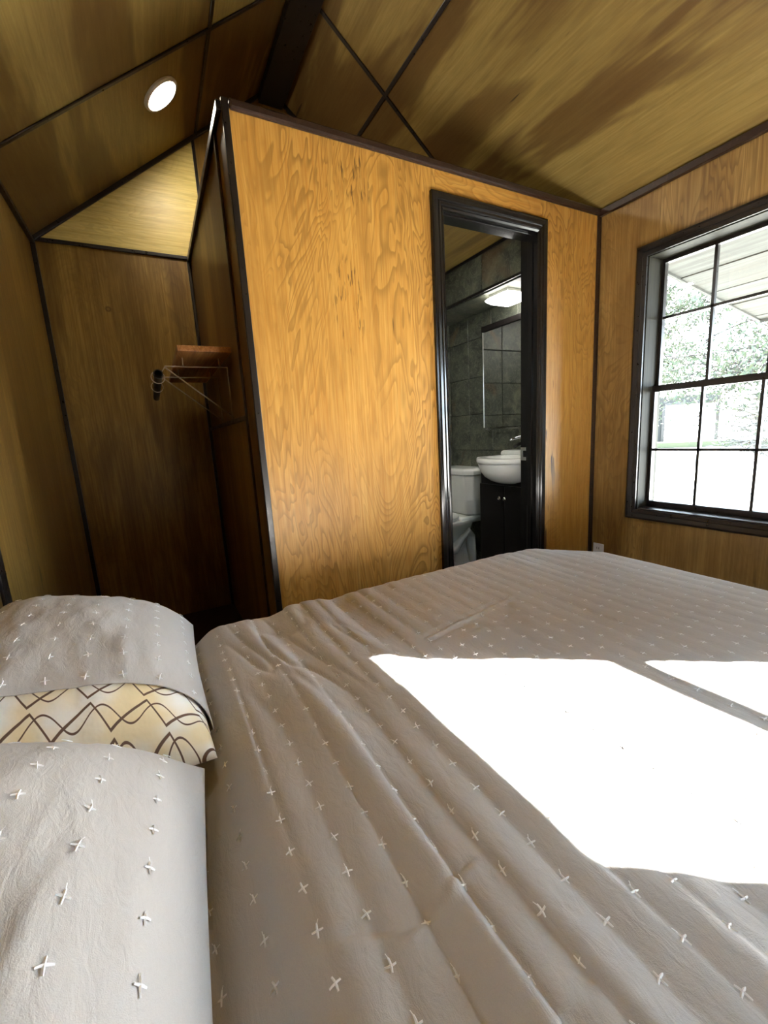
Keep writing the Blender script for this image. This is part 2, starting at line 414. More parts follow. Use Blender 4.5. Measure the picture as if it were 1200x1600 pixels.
# eaves, corners, gable edges
trim((XL, YN, ZE-.012), (XL, YF, ZE-.012), (1, 0, 0), .026, .020); trim((XR, YN, ZE-.014), (XR, YP, ZE-.014), (-1, 0, 0), .032, .024, 'brown')
trim((XL+.01, YF, 0), (XL+.01, YF, ZE-.02), (0, -1, 0), .022, .018)
trim((XL+.016, YF, roofz(XL+.016)-.012), (XM-.07, YF, roofz(XM-.07)-.012), (0, -1, 0), .022, .016)
trim((XR-.016, YF, roofz(XR-.016)-.012), (XM+.07, YF, roofz(XM+.07)-.012), (0, -1, 0), .022, .016)
trim((XL, YF, ZE), (XB, YF, ZE), (0, -1, 0), .019, .012)
trim((.450, YF, ZE), (.450, YF, roofz(.45)-.02), (0, -1, 0), .017, .010)
trim((1.701, YF, ZE), (1.701, YF, roofz(1.701)-.02), (0, -1, 0), .017, .010)
trim((XL, 1.487, 0), (XL, 1.487, ZE-.02), (1, 0, 0), .05, .010)
trim((XB-.010, YF, 0), (XB-.010, YF, ZE-.01), (0, -1, 0), .018, .016)

# ------------------------------------------------------------------ bathroom box
DX0, DX1, DZ = 1.240, 1.822, 2.046                    # clear door opening
T = .10
bm = bmesh.new()
for r in rects_minus(XB+PT, XR, 0, ZE-.02, (DX0-.02, DX1+.02, 0, DZ+.02)): box(bm, r[0], r[1], YP+PT, YP+T-.012, r[2], r[3])
wp = struct(obj('wall_partition', bm, 'stud'))
def xz_panel(x0, x1, z0, z1, material, hole=None):
    bm = bmesh.new()
    for r in rects_minus(x0+.0007, x1-.0007, z0, z1, hole): box(bm, r[0], r[1], YP, YP+PT, r[2], r[3])
    return obj('plywood_panel', bm, material, wp)
dh = (DX0-.02, DX1+.02, -1, DZ+.02)
xz_panel(XB, 1.212, 0, ZE-.015, 'ply', dh); xz_panel(1.212, 1.849, DZ+.001, ZE-.015, 'ply_h', dh); xz_panel(1.849, XR, 0, ZE-.015, 'ply')
ws = struct(bobj('wall_partition_side', (XB+PT, XB+T-.012, YP+T, YF, 0, ZE-.02), 'stud'))
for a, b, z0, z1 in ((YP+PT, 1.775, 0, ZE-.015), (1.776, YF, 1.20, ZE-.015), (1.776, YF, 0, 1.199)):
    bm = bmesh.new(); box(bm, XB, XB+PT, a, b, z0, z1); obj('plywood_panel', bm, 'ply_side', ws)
# roof deck of the bathroom box (its top is an open ledge under the pitched ceiling)
bt = struct(bobj('ceiling_bathroom', (XB+.001, XR-.001, YP+.001, YF-.001, ZE-.015, ZE-.001), 'stud'))
bm = bmesh.new(); box(bm, XB+T, XR-.01, YP+T, YF-.01, ZE-.027, ZE-.0155); obj('plywood_panel', bm, 'ply_roof', bt)
# its corner posts and mouldings
trim((XB+.010, YP, 0), (XB+.010, YP, ZE+.006), (0, -1, 0), .024, .014)
trim((XB, 1.788, 0), (XB, 1.788, ZE-.012), (-1, 0, 0), .016, .010, 'brown')
trim((XB, YP+.004, ZE-.010), (XB, YF-.016, ZE-.010), (-1, 0, 0), .030, .016)
trim((XB, 1.797, 1.200), (XB, YF-.016, 1.200), (-1, 0, 0), .020, .010)
trim((XB+.023, YP, ZE-.008), (XR-.001, YP, ZE-.008), (0, -1, 0), .032, .020, 'brown', .008)
trim((XR-.012, YP, 0), (XR-.012, YP, ZE-.024), (0, -1, 0), .022, .014, 'brown'); trim((XR, YP-.008, 0), (XR, YP-.008, ZE-.03), (-1, 0, 0), .012, .010, 'brown')

# slate tiles, one object each
TW, TH = .262, .280
def tile_mesh(w, h):
    bm = bmesh.new(); g = .002; e = .0035; w2, h2 = w/2-g, h/2-g
    a = [(-w2, -h2, 0), (w2, -h2, 0), (w2, h2, 0), (-w2, h2, 0)]
    b = [(-w2, -h2, .005), (w2, -h2, .005), (w2, h2, .005), (-w2, h2, .005)]
    c = [(-w2+e, -h2+e, .008), (w2-e, -h2+e, .008), (w2-e, h2-e, .008), (-w2+e, h2-e, .008)]
    loft(bm, [a, b, c], cap0=False); bmesh.ops.recalc_face_normals(bm, faces=bm.faces)
    me = bpy.data.meshes.new('slate_tile'); bm.to_mesh(me); bm.free(); me.materials.append(M['slate']); return me
tcache = {}
def tiles(parent, origin, uax, vax, nrm, us, vs__):
    """lay tiles on a plane; us, vs__ are joint positions along the two axes"""
    u, v, n = Vector(uax), Vector(vax), Vector(nrm)
    for a, b in zip(us, us[1:]):
        for c, d in zip(vs__, vs__[1:]):
            key = (round(b-a, 3), round(d-c, 3))
            if key not in tcache: tcache[key] = tile_mesh(*key)
            o = bpy.data.objects.new('tile', tcache[key]); C.objects.link(o)
            mw = Matrix((u, v, n)).transposed().to_4x4(); mw.translation = Vector(origin) + u*(a+b)/2 + v*(c+d)/2
            o.parent = parent; o.matrix_world = mw
def joints(lo, hi, start, step):
    k0 = math.ceil((lo-start)/step + .08); o = [lo]
    while start+k0*step < hi-.02: o.append(start+k0*step); k0 += 1
    return o + [hi]
YB0, YB1, XBI = YP+T, YF-.022, XB+T+.0
zj = joints(0, 1.950, 1.495, TH); zfull = joints(0, ZE-.03, 1.495, TH)
w = struct(bobj('wall_bathroom_right', (XR-.022, XR-.0005, YB0, YF-.0005, 0, ZE-.03), 'grout'))
tiles(w, (XR-.022, 0, 0), (0, 1, 0), (0, 0, 1), (-1, 0, 0), joints(YB0, YB1, 2.734, TW), zj)
w = struct(bobj('wall_bathroom_far', (XB+T+.01, XR-.023, YF-.022, YF-.0005, 0, ZE-.03), 'grout'))
tiles(w, (0, YF-.022, 0), (-1, 0, 0), (0, 0, 1), (0, -1, 0), joints(-(XR-.030), -(XB+T+.02), -2.2, TW), zfull)
w = struct(bobj('wall_bathroom_left', (XB+T-.012, XB+T+.0, YB0, YF-.023, 0, ZE-.03), 'grout'))
tiles(w, (XB+T, 0, 0), (0, 1, 0), (0, 0, 1), (1, 0, 0), joints(YB0, YF-.03, 2.6, TW), zfull)
SX, SZ = 1.970, 1.950
w = struct(bobj('ceiling_soffit', (SX+.001, XR-.023, YB0+.001, YF-.023, SZ+.001, ZE-.028), 'grout'))
tiles(w, (SX+.001, 0, 0), (0, 1, 0), (0, 0, 1), (-1, 0, 0), joints(YB0, YF-.023, 2.62, .40), [SZ, ZE-.030])
tiles(w, (0, 0, SZ+.001), (0, 1, 0), (1, 0, 0), (0, 0, -1), joints(YB0, YF-.023, 2.62, .40), [SX+.012, XR-.034])
trim((SX-.002, YB0, SZ+.004), (SX-.002, YF-.03, SZ+.004), (-1, 0, 0), .016, .012)
trim((SX-.002, YB0, ZE-.038), (SX-.002, YF-.03, ZE-.038), (-1, 0, 0), .018, .014)
wi = struct(bobj('wall_bathroom_front', (XB+T, DX0-.021, YP+T-.011, YP+T-.001, 0, ZE-.03), 'espresso'))
struct(bobj('wall_bathroom_front_right', (DX1+.021, XR-.03, YP+T-.011, YP+T-.001, 0, ZE-.03), 'espresso'))

# ------------------------------------------------------------------ door frame
d1 = struct(empty('door_1', (1.531, YP, 0)))
def casing_loop(prof, x0, x1, z1, axis_y):
    """mitred three-sided casing: profile points are (offset outwards, depth towards the room)"""
    bm = bmesh.new()
    paths = []
    for off, dep in prof:
        paths.append([(x0-off, axis_y-dep, 0), (x0-off, axis_y-dep, z1+off), (x1+off, axis_y-dep, z1+off), (x1+off, axis_y-dep, 0)])
    for a, b_ in zip(paths, paths[1:] + paths[:1]):
        for i in range(3):
            bm.faces.new([bm.verts.new(q) for q in (a[i], a[i+1], b_[i+1], b_[i])])
    bmesh.ops.remove_doubles(bm, verts=bm.verts, dist=1e-5)
    return bm
prof = [(-.004, 0), (-.004, .010), (.004, .014), (.010, .011), (.014, .016), (.022, .018), (.027, .013), (.032, .019), (.046, .022), (.055, .020), (.061, .016), (.061, 0)]
o = obj('casing', casing_loop(prof, DX0, DX1, DZ, YP), 'gloss_black'); under(d1, o)
bm = bmesh.new()
box(bm, DX0-.019, DX0, YP+.0005, YP+T+.004, 0, DZ+.019); box(bm, DX1, DX1+.019, YP+.0005, YP+T+.004, 0, DZ+.019); box(bm, DX0, DX1, YP+.0005, YP+T+.004, DZ, DZ+.019)
o = obj('jamb', bm, 'gloss_black'); under(d1, o)
bm = bmesh.new()
for x0, x1, z0, z1 in ((DX0, DX0+.007, 0, DZ), (DX1-.007, DX1, 0, DZ), (DX0+.007, DX1-.007, DZ-.007, DZ)): box(bm, x0, x1, YP+.022, YP+.052, z0, z1)
o = obj('door_stop', bm, 'gloss_black', bevel=.002); under(d1, o)
# bright C-shaped strike plate on the jamb
bm = bmesh.new(); zc = .949; yc = YP+.090
for y0, y1, z0, z1 in ((yc-.001, yc+.012, zc-.036, zc+.036), (yc-.023, yc-.001, zc+.018, zc+.036), (yc-.023, yc-.001, zc-.036, zc-.018)): box(bm, DX1-.004, DX1, y0, y1, z0, z1)
o = obj('strike_plate', bm, 'hinge'); o['label'] = 'satin metal strike plate'; under(d1, o)

# ------------------------------------------------------------------ windows
def window(name, w, cols, rows, meet, casing_w=.046, BX=XR, sg=1):
    e = struct(empty(name, (BX, (w['y0']+w['y1'])/2, w['z0'])))
    y0, y1, z0, z1 = w['y0'], w['y1'], w['z0'], w['z1']; XO = BX+sg*.160
    # moulded casing, mitred, facing the room
    prof = [(-.006, 0), (-.006, .014), (.012, .018), (.016, .014), (.036, .020), (casing_w, .016), (casing_w, 0)]
    bm = bmesh.new(); L = []
    for off, dep in prof:
        L.append([(BX-sg*dep, y0-off, z0-off), (BX-sg*dep, y1+off, z0-off), (BX-sg*dep, y1+off, z1+off), (BX-sg*dep, y0-off, z1+off)])
    for a, b_ in zip(L, L[1:]):
        for i in range(4): bm.faces.new([bm.verts.new(q) for q in (a[i], a[(i+1) % 4], b_[(i+1) % 4], b_[i])])
    bmesh.ops.remove_doubles(bm, verts=bm.verts, dist=1e-5)
    under(e, obj('casing', bm, 'black'))
    jt = .010
    for nm, dims in (('jamb', (BX+sg*.001, XO, y0, y0+jt, z0, z1)), ('jamb', (BX+sg*.001, XO, y1-jt, y1, z0, z1)), ('head_jamb', (BX+sg*.001, XO, y0+jt, y1-jt, z1-jt, z1))):
        under(e, bobj(nm, dims, 'jamb'))
    under(e, bobj('sill', (BX-sg*.004, XO, y0+jt, y1-jt, z0, z0+.014), 'black', bevel=.003))
    zb = z0+.014; zt = z1-jt; ya, yb = y0+jt, y1-jt
    def sash(x, za, zc, zs, tops, bots):
        s = bpy.data.objects.new('sash', None); C.objects.link(s); s.location = (x, (ya+yb)/2, za); under(e, s)
        bm = bmesh.new(); st = .014
        box(bm, x-.014, x+.014, ya, ya+st, za, zc); box(bm, x-.014, x+.014, yb-st, yb, za, zc)
        box(bm, x-.014, x+.014, ya+st, yb-st, za, za+bots); box(bm, x-.014, x+.014, ya+st, yb-st, zc-tops, zc)
        def sub(o):
            o.parent = s; o.matrix_parent_inverse = Matrix.Translation(-Vector((x, (ya+yb)/2, za)))
        sub(obj('sash_frame', bm, 'black'))
        for k in range(1, cols):
            y = ya + (yb-ya)*k/cols; sub(bobj('muntin', (x-.010, x+.010, y-.0065, y+.0065, za+bots, zc-tops), 'black'))
        for z in zs: sub(bobj('muntin', (x-.010, x+.010, ya+st, yb-st, z-.0065, z+.0065), 'black'))
        zz = [za+bots] + zs + [zc-tops]
        for k in range(cols):
            for q in range(len(zz)-1):
                p0, p1 = ya+(yb-ya)*k/cols, ya+(yb-ya)*(k+1)/cols
                bm = bmesh.new(); X = x+.002
                bm.faces.new([bm.verts.new(v) for v in ((X, p0+.004, zz[q]), (X, p1-.004, zz[q]), (X, p1-.004, zz[q+1]), (X, p0+.004, zz[q+1]))])
                sub(obj('pane', bm, 'glass'))
    lo, hi = rows
    sash(BX+sg*.100, zb, meet+.014, lo, .032, .030)
    sash(BX+sg*.130, meet-.012, zt, hi, .018, .026)
    return e
window('window_1', W1, 3, ([.935], [1.612]), 1.258)
window('window_2', W2, 1, ([], []), 1.405)
window('added_fill_window', W3, 2, ([], []), 1.60, .046, XL, -1)  # unseen opening added to brighten the shaded bed

# ------------------------------------------------------------------ bed
def vnoise(x, y, seed=0):
    """smooth value noise, numpy arrays"""
    xi, yi = np.floor(x), np.floor(y); fx, fy = x-xi, y-yi
    fx = fx*fx*(3-2*fx); fy = fy*fy*(3-2*fy)
    def h(a, b):
        v = np.sin(a*127.1 + b*311.7 + seed*74.7)*43758.5453; return v-np.floor(v)
    return (h(xi, yi)*(1-fx) + h(xi+1, yi)*fx)*(1-fy) + (h(xi, yi+1)*(1-fx) + h(xi+1, yi+1)*fx)*fy
ZB = .523; GS = .0572; GX, GY = .0415, .580
BX0, BX1, BY0, BY1 = XL+.014, 1.765, -.16, 1.462
def seg_d(x, y, a, b):
    ax, ay = a; bx, by = b; L2 = (bx-ax)**2+(by-ay)**2
    t = np.clip(((x-ax)*(bx-ax)+(y-ay)*(by-ay))/L2, 0, 1)
    sd = ((x-ax)*(by-ay)-(y-ay)*(bx-ax))/math.sqrt(L2)
    return np.hypot(x-ax-t*(bx-ax), y-ay-t*(by-ay)), sd
def qh(x, y):
    x = np.asarray(x, float); y = np.asarray(y, float)
    xw = x + .010*(vnoise(x*3+5, y*2.3, 3)-.5)
    c = (xw-GX)/GS
    k_ = np.floor(c); t_ = c-k_
    flip = vnoise(k_*3.1+.5, y*.6, 6) > .5
    t_ = np.where(flip, 1-t_, t_)
    saw = 1.75*t_**1.1*np.clip(1-t_, 0, 1)**.38
    amp = .0075*vnoise(k_*1.7+.3, y*2.3, 5)**1.3*(.30+2.3*np.exp(-((x-.24)/.26)**2))
    puck = saw*amp + .0013*np.abs(np.sin(PI*c))
    fold = (vnoise(xw*13+2*vnoise(y*1.6, x*1.5, 9), y*1.1, 11)-.5)*.040*np.exp(-((x-.26)/.26)**2)
    fold += (vnoise(xw*8+1.5*vnoise(y*2, x, 4), y*1.3+3, 21)-.5)*.008
    rg = np.abs(vnoise(xw*26+y*5, y*4.5, 51)-.5)*2
    fold += -.016*(1-rg)**4*np.exp(-((x-.24)/.16)**2-((y-1.12)/.24)**2)
    rg2 = np.abs(vnoise(x*18+3, y*30, 53)-.5)*2
    fold += -.007*(1-rg2)**3*np.exp(-((x-.80)/.16)**2-((y-.93)/.06)**2)
    big = (vnoise(x*2.6, y*2.6, 31)-.5)*.014
    fine = (vnoise(x*34, y*16, 41)-.5)*.0018
    ry = (y-GY)/GS - np.round((y-GY)/GS); rx = c-np.round(c)
    dent = -.0005*np.exp(-((rx*rx+ry*ry)*GS*GS)/(.011**2))
    t = np.clip((.115-x)/.15, 0, 1); dip = -.078*t*t*(3-2*t)
    h = ZB + puck + fold + big + fine + dent + dip
    # small pinched crease
    bd_ = np.full(np.shape(x), 9.); bs = np.zeros(np.shape(x))
    for a, b in (((.120, .386), (.166, .366)), ((.166, .366), (.181, .354)), ((.181, .354), (.233, .352)), ((.233, .352), (.251, .367)), ((.251, .367), (.290, .371))):
        d, sd = seg_d(x, y, a, b); bs = np.where(d < bd_, sd, bs); bd_ = np.minimum(d, bd_)
    h = h + .0042*np.exp(-(bd_/.011)**2)*np.tanh(bs/.0035)
    d, sd = seg_d(x, y, (.62, .95), (1.0, 1.02))
    h = h + .005*np.exp(-(d/.02)**2)*np.sin(sd/.006)
    return h
bed = tag(empty('bed', (.68, .65, 0)), 'low bed with a deep mattress under the taupe quilt', 'bed')
o = bobj('mattress', (XL+.03, BX1-.05, BY0+.04, BY1-.045, .22, .445), 'mattress', bevel=.04, seg=4); under(bed, o)
o = bobj('platform', (XL+.03, BX1-.06, BY0+.05, BY1-.06, .08, .219), 'espresso', bevel=.006); under(bed, o)
for lx in (XL+.10, BX1-.14):
    for ly in (BY0+.12, BY1-.14): o = bobj('leg', (lx, lx+.06, ly, ly+.06, 0, .081), 'espresso'); under(bed, o)

def drape(e, R):
    a = np.clip(e/R, 0, PI/2)
    return np.where(e > 0, R*np.sin(a), e), np.where(e > 0, R*(1-np.cos(a)) + np.maximum(e-R*PI/2, 0), 0)
R_ = .075; HANG = .24
us = np.concatenate([np.arange(BX0, .6, .0045), np.arange(.6, BX1-R_, .0075), np.arange(BX1-R_, BX1-R_+R_*PI/2+HANG, .012)])
vs_ = np.concatenate([BY0+R_-np.arange(R_*PI/2+HANG, 0, -.014), np.arange(BY0+R_, .65, .0055), np.arange(.65, BY1-R_, .008), np.arange(BY1-R_, BY1-R_+R_*PI/2+HANG, .012)])
Ug, Vg = np.meshgrid(us, vs_, indexing='ij')
dx, zx = drape(Ug-(BX1-R_), R_); dy, zy = drape(Vg-(BY1-R_), R_); dn, zn = drape((BY0+R_)-Vg, R_)
bulge = .02*(vnoise(Ug*9, Vg*9, 77)-.5)
Xg = BX1-R_+dx; Yg = np.where(Vg > (BY0+BY1)/2, BY1-R_+dy, BY0+R_-dn)
drop = np.minimum(zx+zy+zn, .30)
corner = np.clip((Ug-(BX1-.30))/.3, 0, 1)*np.clip((Vg-(BY1-.30))/.3, 0, 1)
Zg = qh(Ug, Vg) - drop - .045*corner
Xg = Xg + np.where(zx > .05, bulge, 0) - .05*corner; Yg = Yg + np.where(zy > .05, bulge, 0) - .05*corner
nu, nv = Ug.shape
def grid_mesh(name, P, material, wrap=False):
    nu, nv = P.shape[:2]
    idx = np.arange(nu*nv).reshape(nu, nv)
    if wrap: q = np.stack([idx[:-1], np.roll(idx, -1, 1)[:-1], np.roll(idx, -1, 1)[1:], idx[1:]], -1).reshape(-1, 4)
    else: q = np.stack([idx[:-1, :-1], idx[1:, :-1], idx[1:, 1:], idx[:-1, 1:]], -1).reshape(-1, 4)
    me = bpy.data.meshes.new(name); me.from_pydata(P.reshape(-1, 3).tolist(), [], q.tolist()); me.update()
    me.materials.append(M[material]); me.polygons.foreach_set('use_smooth', [True]*len(me.polygons))
    o = bpy.data.objects.new(name, me); C.objects.link(o); return o
quilt = grid_mesh('quilt', np.stack([Xg, Yg, Zg], -1), 'quilt')
tag(quilt, 'taupe quilt dotted with white cross stitches spread over the bed', 'quilt')
sm = quilt.modifiers.new('thickness', 'SOLIDIFY'); sm.thickness = .006; sm.offset = -1

# cross stitches
def cross_mesh(i):
    r = random.Random(i); bm = bmesh.new()
    def bar(dx, dy, l, w, bend, tail=0.):
        P = []
        for t in (-1, -.4, .4, 1):
            px, py = dx*l*t + (-dy)*bend*(1-t*t), dy*l*t + dx*bend*(1-t*t); hz = .0008+.0007*(1-t*t)
            ww = w*(1 if abs(t) < .9 else .8)
            P.append([(px-dy*ww, py+dx*ww, .0), (px, py, hz), (px+dy*ww, py-dx*ww, .0)])
        L = [[bm.verts.new(p) for p in q] for q in P]
        for A, B in zip(L, L[1:]):
            for k in range(2): bm.faces.new((A[k], A[k+1], B[k+1], B[k]))
    a = r.uniform(-.25, .25)
    bar(math.cos(a), math.sin(a), .0072, .0014, r.uniform(-.001, .001))
    a += PI/2 + r.uniform(-.2, .2)
    bar(math.cos(a), math.sin(a), r.uniform(.0072, .009), .0014, r.uniform(-.001, .001))
    if r.random() < .5:
        for k in (0,):
            b = a + r.uniform(-.5, .5); x0, y0 = math.cos(a)*.006, math.sin(a)*.006
            x1, y1 = x0+math.cos(b)*.006, y0+math.sin(b)*.006; nx, ny = -math.sin(b)*.0005, math.cos(b)*.0005
            v = [bm.verts.new(q) for q in ((x0-nx, y0-ny, .001), (x0+nx, y0+ny, .001), (x1+nx, y1+ny, .0014), (x1-nx, y1-ny, .0014))]; bm.faces.new(v)
    me = bpy.data.meshes.new('cross_stitch'); bm.to_mesh(me); bm.free(); me.materials.append(M['thread']); return me
CM = [cross_mesh(i) for i in range(8)]
def put_crosses(parent, frames, limit=300, lift=.0013):
    """frames: (position, normal, along) ; nearest ones as parts, the rest joined"""
    cpos = Vector((0, 0, 1.1)); frames = sorted(frames, key=lambda f: (f[0]-cpos).length)
    bm = bmesh.new(); any_ = False
    for i, (p, n, al) in enumerate(frames):
        s = al - n*al.dot(n); s.normalize(); t = n.cross(s)
        mw = Matrix((s, t, n)).transposed().to_4x4(); mw.translation = p + n*lift
        me = CM[random.randrange(8)]
        if i < limit:
            o = bpy.data.objects.new('cross_stitch', me); C.objects.link(o); o.parent = parent; o.matrix_world = mw
        else:
            tmp = me.copy(); tmp.transform(mw); bm.from_mesh(tmp); bpy.data.meshes.remove(tmp); any_ = True
    if any_:
        o = obj('cross_stitches_far', bm, 'thread', parent, recalc=False); o['kind'] = 'stuff'
    else: bm.free()
fr = []
def q_pt(u, v):
    e = .004
    z = lambda a, b: float(qh(a, b))
    n = Vector((-(z(u+e, v)-z(u-e, v))/(2*e), -(z(u, v+e)-z(u, v-e))/(2*e), 1)).normalized()
    return Vector((u, v, z(u, v))), n
kx0 = -1
for k in range(kx0, 29):
    for j in range(-12, 15):
        u = GX + GS*k; v = GY + GS*j + .010*math.sin(k*2.1)
        wob = .010*(float(vnoise(np.float64(u*3+5), np.float64(v*2.3), 3))-.5); u -= wob
        u += random.uniform(-.002, .002); v += random.uniform(-.003, .003)
        if u > BX1-R_-.02 or v > BY1-R_-.005 or v < BY0+R_: continue
        if u > BX1-.30 and v > BY1-.30: continue
        p, n = q_pt(u, v); fr.append((p, n, Vector((1, 0, 0))))
put_crosses(quilt, fr)

# pillows: rounded cushions given by one height function, lying on the dipped end of the quilt
class Cushion:
    def __init__(s, cx, cy, a, b, top, zb, rot=0., seed=0, px=2.6, tilt=0.):
        s.__dict__.update(cx=cx, cy=cy, a=a, b=b, top=top, zb=zb, rot=rot, seed=seed, p=px, tilt=tilt)
    def pt(s, u, v, side=1, grow=0.):
        """u, v in [-1, 1]; side +1 upper face, -1 lower face"""
        u = np.asarray(u, float); v = np.asarray(v, float)
        fu = np.where(u > 0, np.clip(1-np.abs(u)**s.p, 0, 1)**.50, np.clip(1-np.abs(u)**14, 0, 1)**.5*(1-.10*u*(1+u)*0))
        f = fu*np.clip(1-np.abs(v)**3.0, 0, 1)**.50*(1.03-.22*u)
        zm = s.zb + .035 + .0*u
        lump = (vnoise(u*2.2+s.seed, v*2.2, s.seed)-.5)*.022*f + (vnoise(u*9+s.seed, v*5, s.seed+3)-.5)*.006*f + (vnoise(u*22+s.seed, v*9, s.seed+5)-.5)*.0025*f
        pin = 1 - .05*(np.abs(u)**6)*(1-v*v) - .04*(np.abs(v)**6)*(1-u*u)
        x = u*(s.a+grow)*pin; y = v*(s.b+grow)*pin
        z = np.where(side > 0, zm + (s.top-s.zb-.035)*f + lump + grow*f, zm - .032*f - grow*.3*f)
        z = z + s.tilt*(-u)*f
        c, q = math.cos(s.rot), math.sin(s.rot)
        return np.stack([s.cx + x*c - y*q, s.cy + x*q + y*c, z], -1)
    def shell(s, name, material, v0=-1., n=84, grow=0.):
        t = np.linspace(-1, 1, n); t = np.sign(t)*(1-(1-np.abs(t))**1.7)
        v = v0 + (1-v0)*(t+1)/2 if v0 > -1 else t
        U, V = np.meshgrid(t, v, indexing='ij')
        top = s.pt(U, V, 1, grow); bot = s.pt(U, V, -1, grow)
        P = np.concatenate([top, bot[::-1]], 0)     # wraps around the two long edges
        nu, nv = P.shape[:2]; idx = np.arange(nu*nv).reshape(nu, nv); nx = np.roll(idx, -1, 0)
        q = np.stack([idx[:, :-1], nx[:, :-1], nx[:, 1:], idx[:, 1:]], -1).reshape(-1, 4)
        me = bpy.data.meshes.new(name); me.from_pydata(P.reshape(-1, 3).tolist(), [], q.tolist())
        uv = me.uv_layers.new(name='UVMap')
        uvc = np.concatenate([np.stack([U*s.a, V*s.b], -1), np.stack([U*s.a, V*s.b], -1)[::-1]], 0).reshape(-1, 2)
        li = np.zeros(len(me.loops), int); me.loops.foreach_get('vertex_index', li)
        uv.data.foreach_set('uv', uvc[li].reshape(-1))
        bm = bmesh.new(); bm.from_mesh(me); bmesh.ops.remove_doubles(bm, verts=bm.verts, dist=2e-4); bmesh.ops.recalc_face_normals(bm, faces=bm.faces)
        return obj(name, bm, material, smooth=True)
    def frames(s, us, vs_, grow):
        o = []
        for u in us:
            for v in vs_:
                if abs(u) > .93 or abs(v) > .93: continue
                e = .01; p = s.pt(u, v, 1, grow); pu = s.pt(u+e, v, 1, grow)-s.pt(u-e, v, 1, grow); pv = s.pt(u, v+e, 1, grow)-s.pt(u, v-e, 1, grow)
                n = Vector(pu).cross(Vector(pv)).normalized(); o.append((Vector(p), n, Vector(pu).normalized()))
        return o
near = Cushion(-.205, .395, .186, .418, .752, .458, -.055, 3, tilt=.035)
far = Cushion(-.188, 1.165, .217, .350, .705, .460, -.0, 8)
pn = near.shell('pillow', 'quilt'); tag(pn, 'plump taupe pillow with white cross stitches overlapping the printed pillow', 'pillow', 'taupe pillow covers')
step = .057
put_crosses(pn, near.frames([(-.150+step*i)/near.a for i in range(6)], [(-.37+step*j)/near.b for j in range(14)], 0.), lift=.0012)
ps = far.shell('pillow_sham', 'quilt', v0=-.72, grow=.010); ps.modifiers.new('thickness', 'SOLIDIFY').thickness = .003
tag(ps, 'taupe open-ended pillow sham drawn over the printed pillow beside the shelf niche', 'pillow cover', 'taupe pillow covers')
put_crosses(ps, far.frames([(-.155+step*i)/far.a for i in range(7)], [(-.235+step*j)/far.b for j in range(11)], .010), lift=.0012)
pp = far.shell('printed_pillow', 'print'); tag(pp, 'cream pillow printed with brown wavy lattice sticking out of its sham', 'pillow')

# ------------------------------------------------------------------ shelf niche
sh = tag(empty('wall_shelf', (XB, 2.45, 1.436)), 'reddish wooden wall shelf on wire brackets beside the dark niche', 'shelf')
o = bobj('shelf_board', (.140, XB-.002, 1.970, 2.925, 1.482, 1.505), plywood('red_oak_board', 'Y', light=(206, 152, 92), mid=(172, 112, 58), dark=(96, 52, 22), stain=.35), bevel=.002); under(sh, o)
for y in (2.116, 2.441):
    bm = bmesh.new(); xw = XB-.004; zt = 1.444
    tube(bm, [(xw, y, 1.213), (xw, y, zt), (.092, y, zt), (.092, y, zt-.004), (xw, y, 1.225)], .0032, 6)
    for hx in (.165, .315): tube(bm, [(hx, y, zt), (hx, y, 1.4815)], .0026, 6)
    # loop that carries the rod
    tube(bm, [(.092, y, zt-.002)] + [(.060+.026*math.cos(t), y, 1.398+.026*math.sin(t)) for t in np.linspace(.9, -PI-.9, 14)], .0022, 6)
    o = obj('bracket', bm, 'wire', smooth=True); o['label'] = 'bent bronze wire bracket'; under(sh, o)
bm = bmesh.new(); ring = []
for y, r in ((2.02, .0155), (2.02, .019), (2.05, .019), (2.05, .0165), (2.975, .0165)):
    ring.append([(.060+r*math.cos(2*PI*k/20), y, 1.398+r*math.sin(2*PI*k/20)) for k in range(20)])
ring.insert(0, [(.060+.0135*math.cos(2*PI*k/20), 2.10, 1.398+.0135*math.sin(2*PI*k/20)) for k in range(20)])
loft(bm, ring); o = obj('closet_rod', bm, 'rod', smooth=False)
tag(o, 'black round closet rod held in the wire loops under the shelf', 'closet rod')

# ------------------------------------------------------------------ ceiling lights (surface LED discs)
def ceiling_disc(x, y, label, group=None):
    n = nL if x < XM else nR; p = Vector((x, y, roofz(x)))
    e = tag(empty('ceiling_light', p), label, 'ceiling light', group)
    a = n.orthogonal().normalized(); b_ = n.cross(a)
    def ringp(r, h): return [tuple(p + n*h + a*r*math.cos(2*PI*k/40) + b_*r*math.sin(2*PI*k/40)) for k in range(40)]
    bm = bmesh.new(); loft(bm, [ringp(.094, 0), ringp(.094, .008), ringp(.088, .014), ringp(.080, .014), ringp(.078, .008)], cap1=False); under(e, obj('trim_ring', bm, 'white_plastic', smooth=False))
    bm = bmesh.new(); loft(bm, [ringp(.0795, .008), ringp(.072, .013), ringp(.04, .016)], cap0=False); under(e, obj('diffuser', bm, 'led', smooth=True))
ceiling_disc(.256, 2.493, 'lit round white ceiling light above the shelf niche')

# ------------------------------------------------------------------ wall outlet
e = tag(empty('wall_outlet', (XR, 1.59, .33)), 'white wall outlet low in the corner under the window', 'outlet')
under(e, bobj('cover_plate', (XR-.006, XR-.0002, 1.556, 1.624, .262, .376), 'white_plastic', bevel=.003))
for z in (.345, .295):
    o = bobj('socket', (XR-.009, XR-.0062, 1.574, 1.606, z-.016, z+.016), 'white_plastic', bevel=.002); under(e, o)
    bm = bmesh.new()
    for y in (1.583, 1.597): box(bm, XR-.0095, XR-.0092, y-.0015, y+.0015, z-.004, z+.008)
    o2 = obj('slots', bm, 'slot'); o2.parent = o

